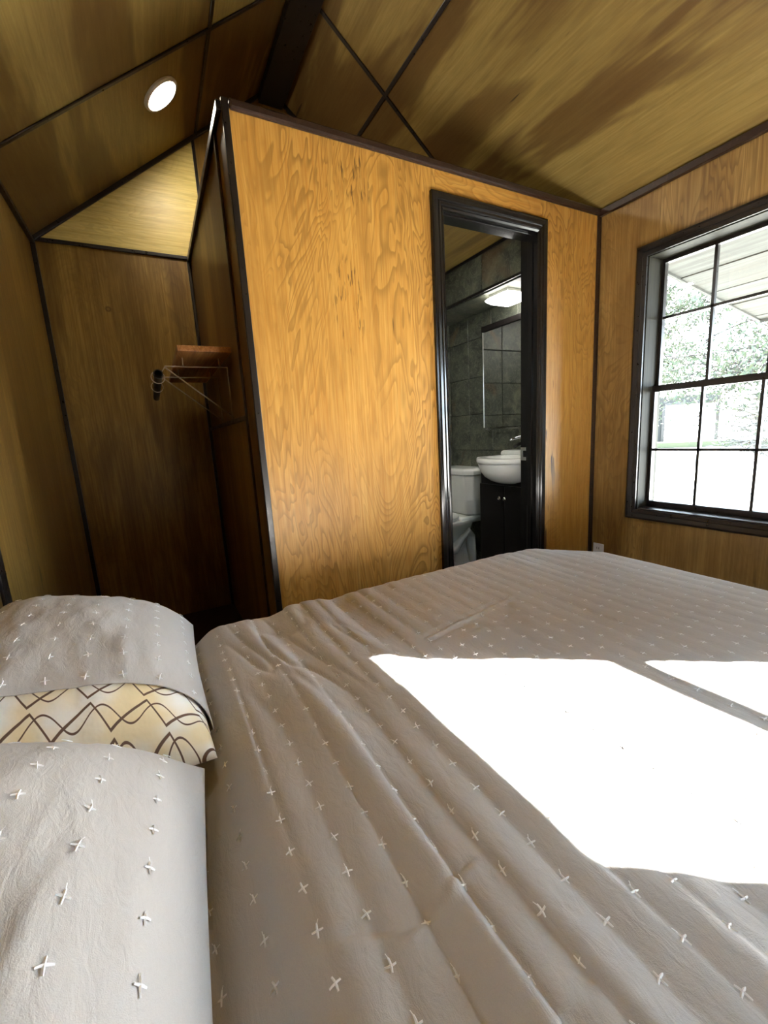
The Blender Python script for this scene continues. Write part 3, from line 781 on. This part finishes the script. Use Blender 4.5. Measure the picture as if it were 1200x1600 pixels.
# ------------------------------------------------------------------ bathroom fittings
# vanity with belly basin
va = tag(empty('vanity', (2.12, 2.005, 0)), 'black bathroom vanity cabinet with white rounded belly basin', 'vanity')
VY0, VY1 = 1.762, 2.255; VXF, VXB = 1.955, XR-.032
under(va, bobj('cabinet', (VXF, VXB, VY0+.01, VY1-.01, .06, .872), 'espresso', bevel=.004))
under(va, bobj('plinth', (VXF+.04, VXB, VY0+.02, VY1-.02, 0, .059), 'espresso'))
for k, (a, b_) in enumerate(((VY0+.016, 2.0065), (2.0105, VY1-.016))):
    dr = bobj('door', (VXF-.017, VXF-.0005, a, b_, .085, .735), 'espresso', bevel=.004); under(va, dr)
    y = 1.983 if k == 0 else 2.029
    bm = bmesh.new(); ps_ = [(.003, VXF-.018), (.006, VXF-.022), (.005, VXF-.030), (.012, VXF-.036), (.013, VXF-.041), (.008, VXF-.045)]
    loft(bm, [[(x, y+r*math.cos(2*PI*q/16), .654+r*math.sin(2*PI*q/16)) for q in range(16)] for r, x in ps_])
    kn = obj('knob', bm, 'chrome', dr, smooth=True); kn.matrix_parent_inverse = Matrix.Translation(-va.location)
    kn.matrix_parent_inverse = dr.matrix_world.inverted() if False else Matrix.Identity(4)
# basin: one continuous lofted body: bowl belly, rim slab, hollow inside
def rim(z, gx, cx=2.005):
    """plan outline: straight back and sides, bowed front; gx shrinks it"""
    o = []
    y0, y1 = VY0-.008+gx, VY1+.020-gx; xb = VXB-gx*.5; xf = 1.945+gx
    nseg = 28
    yc, hw = (y0+y1)/2, (y1-y0)/2
    o.append((xb, y0, z)); o.append((xb, y1, z))
    for k in range(nseg+1):
        t = PI/2 - PI*k/nseg; yy = yc + hw*math.sin(t); bow = .135*max(0, 1-((yy-yc)/(hw*.86))**2)**.62 if abs(yy-yc) < hw*.86 else 0
        o.append((xf - bow*(1-gx*2), yy, z))
    return o
bm = bmesh.new(); cx0, cy0 = 1.985, 2.012
def bowl(z, a, b_):   # belly cross-section
    return [(cx0 - a*math.cos(t)*1.0, cy0 + b_*math.sin(t), z) for t in np.linspace(-PI, PI, 40, endpoint=False)]
belly = [(.745, .02, .03), (.750, .060, .085), (.765, .098, .135), (.790, .130, .178), (.825, .152, .208), (.860, .163, .222), (.886, .168, .228)]
loft(bm, [bowl(z, a, b_) for z, a, b_ in belly], cap1=False)
under(va, obj('basin_bowl', bm, 'porcelain', smooth=True))
bm = bmesh.new()
loft(bm, [rim(.874, .012), rim(.878, .004), rim(.890, .0), rim(.904, .0), rim(.911, .004), rim(.913, .016)], cap1=False)
ins = [( .913, .205, .185), (.905, .19, .172), (.86, .165, .15), (.82, .10, .09), (.812, .03, .03)]
under(va, obj('basin_rim', bm, 'porcelain', smooth=True))
# deck with the hollow: annulus from rim outline to inner bowl
bm = bmesh.new(); outer = rim(.9132, .016); no = len(outer)
cxi, cyi = 2.03, cy0
def inner(z, a, b_): return [(cxi + a*math.cos(t), cyi + b_*math.sin(t), z) for t in [math.atan2(y-cyi, x-cxi) for x, y, _ in outer]]
loft(bm, [outer, inner(.9134, .165, .20), inner(.905, .155, .19), inner(.86, .13, .165), inner(.82, .08, .10), inner(.812, .02, .02)], cap0=False)
under(va, obj('basin_hollow', bm, 'porcelain', smooth=True))
bm = bmesh.new(); loft(bm, [[(x, 2.010+.250*s, z) for s, z in ((-1, .912), (1, .912), (1, .928), (.96, .941), (.9, .945), (-.9, .945), (-.96, .941), (-1, .928))] for x in (2.150, 2.262)])
under(va, obj('backsplash', bm, 'porcelain', bevel=.006))
fa = tag(empty('faucet', (2.225, 2.0, .946)), 'dark curved single lever faucet standing on the basin ledge', 'faucet')
bm = bmesh.new(); tube(bm, [(2.20, 2.0, .9455), (2.20, 2.0, 1.01)], [.024, .018], 16); tube(bm, [(2.20, 2.0, .985), (2.13, 2.0, .998), (2.06, 2.0, .990), (2.02, 2.0, .975)], [.014, .013, .012, .010], 12)
under(fa, obj('spout', bm, 'rod', smooth=True))
bm = bmesh.new(); tube(bm, [(2.20, 2.0, 1.0105), (2.185, 2.0, 1.03), (2.10, 2.0, 1.040), (1.985, 2.0, 1.022)], [.014, .012, .009, .006], 10); under(fa, obj('lever', bm, 'chrome', smooth=True))

# toilet against the tiled wall
ty = 2.725
to = tag(empty('toilet', (2.0, ty, 0)), 'white porcelain toilet with chamfered tank beside the vanity', 'toilet')
def octo(x0, x1, y0, y1, z, c): return [(x0, y0+c, z), (x0+c, y0, z), (x1, y0, z), (x1, y1, z), (x0+c, y1, z), (x0, y1-c, z)]
bm = bmesh.new(); loft(bm, [octo(2.115, 2.262, ty-.165, ty+.165, .430, .05), octo(2.085, 2.264, ty-.195, ty+.195, .56, .05), octo(2.060, 2.266, ty-.212, ty+.212, .757, .055)])
under(to, obj('tank', bm, 'porcelain', bevel=.014, seg=3))
bm = bmesh.new(); loft(bm, [octo(2.048, 2.268, ty-.224, ty+.224, .758, .06), octo(2.046, 2.268, ty-.226, ty+.226, .790, .06), octo(2.062, 2.262, ty-.212, ty+.212, .805, .055), octo(2.10, 2.25, ty-.17, ty+.17, .808, .05)])
under(to, obj('tank_lid', bm, 'porcelain', bevel=.006, seg=3))
bm = bmesh.new(); tube(bm, [(2.075, ty+.13, .70), (2.045, ty+.13, .70), (2.043, ty+.06, .697)], [.010, .008, .006], 10); under(to, obj('flush_lever', bm, 'chrome', smooth=True))
bm = bmesh.new()
def egg(z, xf, xb, hw, p=2.3):
    cx, a = (xf+xb)/2, (xb-xf)/2; return sell(cx, ty, a, hw, z, p, 44)
loft(bm, [egg(.0, 1.74, 2.23, .115, 3), egg(.02, 1.735, 2.235, .12, 3), egg(.05, 1.75, 2.22, .105, 3), egg(.14, 1.75, 2.20, .098, 2.6), egg(.24, 1.70, 2.20, .118, 2.4), egg(.32, 1.62, 2.22, .158, 2.3), egg(.37, 1.575, 2.235, .182, 2.3), egg(.40, 1.565, 2.24, .188, 2.4), egg(.405, 1.58, 2.235, .18, 2.4)])
under(to, obj('bowl', bm, 'porcelain', smooth=True))
under(to, bobj('tank_deck', (2.03, 2.262, ty-.150, ty+.150, .372, .428), 'porcelain', bevel=.02, seg=3))
bm = bmesh.new()   # S-shaped trapway bulging from the side of the foot
for sgn in (-1, 1):
    tube(bm, [(1.80, ty+sgn*.085, .20), (1.90, ty+sgn*.10, .155), (1.99, ty+sgn*.105, .17), (2.06, ty+sgn*.105, .26), (2.12, ty+sgn*.10, .31), (2.17, ty+sgn*.09, .25), (2.19, ty+sgn*.08, .10), (2.19, ty+sgn*.075, .01)], [.03, .04, .042, .042, .042, .042, .04, .04], 14)
under(to, obj('trapway', bm, 'porcelain', smooth=True))
bm = bmesh.new(); loft(bm, [egg(.407, 1.565, 2.07, .185), egg(.420, 1.560, 2.075, .188), egg(.424, 1.57, 2.07, .182)]); under(to, obj('seat', bm, 'white_plastic', smooth=False))
bm = bmesh.new(); loft(bm, [egg(.427, 1.558, 2.08, .190), egg(.438, 1.556, 2.082, .191), egg(.446, 1.575, 2.07, .175), egg(.449, 1.66, 2.0, .10)]); under(to, obj('seat_lid', bm, 'white_plastic', smooth=True))
bm = bmesh.new()
for s in (-1, 1): loft(bm, [sell(1.98, ty+s*.115, .014, .014, z, 2, 12) for z in (.045, .062, .068)])
under(to, obj('bolt_cap', bm, 'white_plastic', smooth=True))

# mirror over the vanity
mi = tag(empty('mirror', (XR-.03, 2.17, 1.108)), 'wall mirror with black top rail above the vanity', 'mirror')
MX = XR-.032
under(mi, bobj('mirror_glass', (MX-.008, MX-.0005, 1.79, 2.550, 1.108, 1.800), 'mirror'))
under(mi, bobj('top_rail', (MX-.022, MX-.0005, 1.785, 2.555, 1.8005, 1.838), 'black', bevel=.002))
under(mi, bobj('edge_strip', (MX-.011, MX-.0005, 2.5505, 2.556, 1.108, 1.800), 'hinge'))
tb = tag(empty('towel_bar', (XR-.07, 2.2, 1.11)), 'thin chrome towel bar below the mirror', 'towel bar')
bm = bmesh.new(); tube(bm, [(XR-.075, 1.80, 1.095), (XR-.075, 2.50, 1.095)], .005, 10); under(tb, obj('bar', bm, 'chrome', smooth=True))
for y in (1.80, 2.50):
    bm = bmesh.new(); tube(bm, [(XR-.0305, y, 1.095), (XR-.040, y, 1.095), (XR-.042, y, 1.095), (XR-.082, y, 1.095)], [.016, .016, .008, .008], 12); under(tb, obj('post', bm, 'chrome'))
# flush light under the soffit
LX, LY = 2.120, 2.150
bl = tag(empty('bathroom_light', (LX, LY, 1.94)), 'square white flush light glowing under the slate soffit', 'ceiling light')
under(bl, bobj('base_plate', (LX-.085, LX+.085, LY-.085, LY+.085, 1.921, 1.9415), 'hinge', bevel=.003))
bm = bmesh.new(); loft(bm, [sell(LX, LY, a, a, z, 7, 40) for a, z in ((.100, 1.9205), (.112, 1.912), (.108, 1.904), (.085, 1.888), (.05, 1.876), (.015, 1.872))]); under(bl, obj('glass_shade', bm, 'led2', smooth=True))

bd = tag(empty('added_bathroom_light', (.80, 2.12, ZE-.027)), 'small round added fill light hidden inside the bathroom', 'ceiling light')  # unseen lamp added to light the soffit face and tiles
bm = bmesh.new(); loft(bm, [sell(.80, 2.12, a, a, z, 2, 32) for a, z in ((.080, ZE-.0275), (.080, ZE-.036), (.072, ZE-.040), (.066, ZE-.040))], cap1=False); under(bd, obj('trim_ring', bm, 'white_plastic'))
bm = bmesh.new(); loft(bm, [sell(.80, 2.12, a, a, z, 2, 32) for a, z in ((.0655, ZE-.038), (.03, ZE-.042))]); under(bd, obj('diffuser', bm, 'led_fill', smooth=True))

# ------------------------------------------------------------------ outdoors
gnd = struct(bobj('ground', (-40, 70, -40, 70, GROUND-.3, GROUND), 'dry_grass'))
# porch roof: planks running along the cabin wall on falling rafters
PS, PZ0 = .15, 2.314
def pz(x): return PZ0 - PS*(x-XR)
pr = tag(empty('porch_roof', (XR+.13, .5, PZ0-.05)), 'sloping porch roof of weathered grey planks outside the window', 'porch roof')
PYE, PXE = 1.915, 4.93; PY0 = -.95; x = XR+.130; first = None; k = 0
while x < PXE-.02:
    wdt = [.19, .235, .15, .21, .17, .24][k % 6]; x1 = min(x+wdt, PXE); bm = bmesh.new(); g = .003
    dz = [0, .004, -.002, .003][k % 4]
    loft(bm, [[(x+g, y, pz(x+g)+dz), (x1-g, y, pz(x1-g)+dz), (x1-g, y, pz(x1-g)+.022), (x+g, y, pz(x+g)+.022)] for y in (PY0, PYE)])
    under(pr, obj('plank', bm, 'plank')); x = x1; k += 1
for y in (PY0-.02, PYE):
    bm = bmesh.new(); loft(bm, [[(a, yy, pz(a)-.012) for yy in (y, y+.022)] + [(a, yy, pz(a)+.10) for yy in (y+.022, y)] for a in (XR+.130, PXE+.02)]); under(pr, obj('barge_board', bm, 'plank'))
bm = bmesh.new(); loft(bm, [[(PXE, y, pz(PXE)-.03), (PXE+.02, y, pz(PXE)-.03), (PXE+.02, y, pz(PXE)+.08), (PXE, y, pz(PXE)+.08)] for y in (PY0, PYE)]); under(pr, obj('fascia', bm, 'plank'))
bm = bmesh.new(); loft(bm, [[(a, y, pz(a)+h) for a, h in ((XR+.130, .024), (PXE+.03, .024), (PXE+.03, .04), (XR+.130, .04))] for y in (PY0-.03, PYE+.03)]); under(pr, obj('sheet_roofing', bm, 'hinge'))
for y in (PY0+.10,):
    under(pr, bobj('post', (PXE-.12, PXE-.03, y, y+.09, GROUND, pz(PXE)+.02), 'plank'))

def leaf_cloud(name, centers, n, size, material, seed, squash=.6, parent=None):
    r = np.random.default_rng(seed); c = centers[r.integers(0, len(centers), n)]
    p = c[:, :3] + r.normal(0, 1, (n, 3))*c[:, 3:4]*np.array([1, 1, squash])
    d = r.normal(0, 1, (n, 3)); d /= np.linalg.norm(d, axis=1, keepdims=True); t = np.cross(d, r.normal(0, 1, (n, 3))); t /= np.linalg.norm(t, axis=1, keepdims=True)
    L = size*r.uniform(.6, 1.4, (n, 1)); Wd = L*.28
    V = np.stack([p-d*L, p+t*Wd, p+d*L, p-t*Wd], 1).reshape(-1, 3)
    me = bpy.data.meshes.new(name); me.from_pydata(V.tolist(), [], np.arange(4*n).reshape(n, 4).tolist()); me.materials.append(M[material])
    o = bpy.data.objects.new(name, me); C.objects.link(o); o['kind'] = 'stuff'
    if parent is not None: under(parent, o)
    return o
def tree(name, base, height, spread, nb, leaf, label, seed, leaves, lsize, low=.25, bark='bark'):
    r = random.Random(seed); e = tag(empty(name, base), label, 'tree'); B = Vector(base)
    bm = bmesh.new(); top = B + Vector((r.uniform(-.3, .3), r.uniform(-.3, .3), height*.8))
    trunk = [B.lerp(top, t) + Vector((r.uniform(-.08, .08), r.uniform(-.08, .08), 0)) for t in np.linspace(0, 1, 7)]
    tube(bm, trunk, list(np.linspace(.16, .04, 7)*height/6), 10); under(e, obj('trunk', bm, bark, smooth=True))
    cl = []; bm = bmesh.new()
    for k in range(nb):
        t = r.uniform(low, 1); p0 = B.lerp(top, t); a = r.uniform(0, 2*PI); ln = spread*r.uniform(.5, 1)*(1.15-.5*t)
        d = Vector((math.cos(a), math.sin(a), r.uniform(-.05, .45))); pts = [p0]
        for q in range(5):
            d = (d + Vector((r.uniform(-.25, .25), r.uniform(-.25, .25), r.uniform(-.22, .12)))).normalized(); pts.append(pts[-1] + d*ln/5)
        tube(bm, pts, [.045, .034, .026, .018, .012, .006], 5)
        for q in (2, 3, 4, 5):
            for _ in range(3):
                d2 = (d + Vector((r.uniform(-1, 1), r.uniform(-1, 1), r.uniform(-.6, .5)))).normalized(); l2 = ln*r.uniform(.15, .34)
                a2 = [pts[q], pts[q]+d2*l2*.5+Vector((0, 0, .03)), pts[q]+d2*l2]
                tube(bm, a2, [.014, .009, .004], 4)
                cl.append((*a2[2], .20*spread/2.5)); cl.append((*a2[1], .15*spread/2.5))
    under(e, obj('branches', bm, bark, smooth=True))
    if leaves: leaf_cloud('foliage', np.array(cl), leaves, lsize, leaf, seed, parent=e)
    return e
tree('cedar_tree', (10.6, 3.05, GROUND), 6.2, 3.4, 60, 'leaf', 'spreading green tree with bare grey boughs outside the window', 5, 22000, .055, .36)
tree('cedar_tree', (15.4, 8.9, GROUND), 7.5, 2.4, 40, 'leaf2', 'tall pale olive tree standing before the block wall', 9, 14000, .075, .25)
tree('cedar_tree', (20.5, 5.0, GROUND), 5.5, 2.8, 34, 'leaf', 'dark green tree far behind the bare shrub', 15, 7000, .12, .2)
tree('bare_shrub', (17.6, 6.55, GROUND), 2.7, 1.35, 70, 'leaf2', 'pale twiggy shrub almost bare of leaves on the dry ground', 21, 1500, .04, .05, 'twig')
# block building with a dark-framed opening
bb = tag(empty('block_wall', (24.5, 13.0, GROUND)), 'grey block wall with a dark framed open gateway behind the trees', 'wall')
fx, fy = Vector((.62, -.785, 0)), Vector((.785, .62, 0)); o0 = Vector((22.6, 14.4, GROUND))
def wbox(name, a0, a1, d0, d1, z0, z1, material):
    bm = bmesh.new(); loft(bm, [[tuple(o0 + fx*a + fy*d + Vector((0, 0, z))) for a, d in ((a0, d0), (a1, d0), (a1, d1), (a0, d1))] for z in (z0, z1)]); under(bb, obj(name, bm, material))
wbox('wall', 0, 1.75, 0, .3, 0, 2.6, 'block'); wbox('lintel', 1.75, 4.2, 0, .3, 2.25, 2.6, 'block')
wbox('post', 1.75, 1.90, -.06, .2, 0, 2.25, 'espresso'); wbox('post', 4.05, 4.2, -.06, .3, 0, 2.25, 'espresso'); wbox('frame_head', 1.75, 4.2, -.06, .2, 2.13, 2.26, 'espresso')
wbox('step', 0.3, 7.0, -1.2, -.1, 0, .28, 'leaf2')
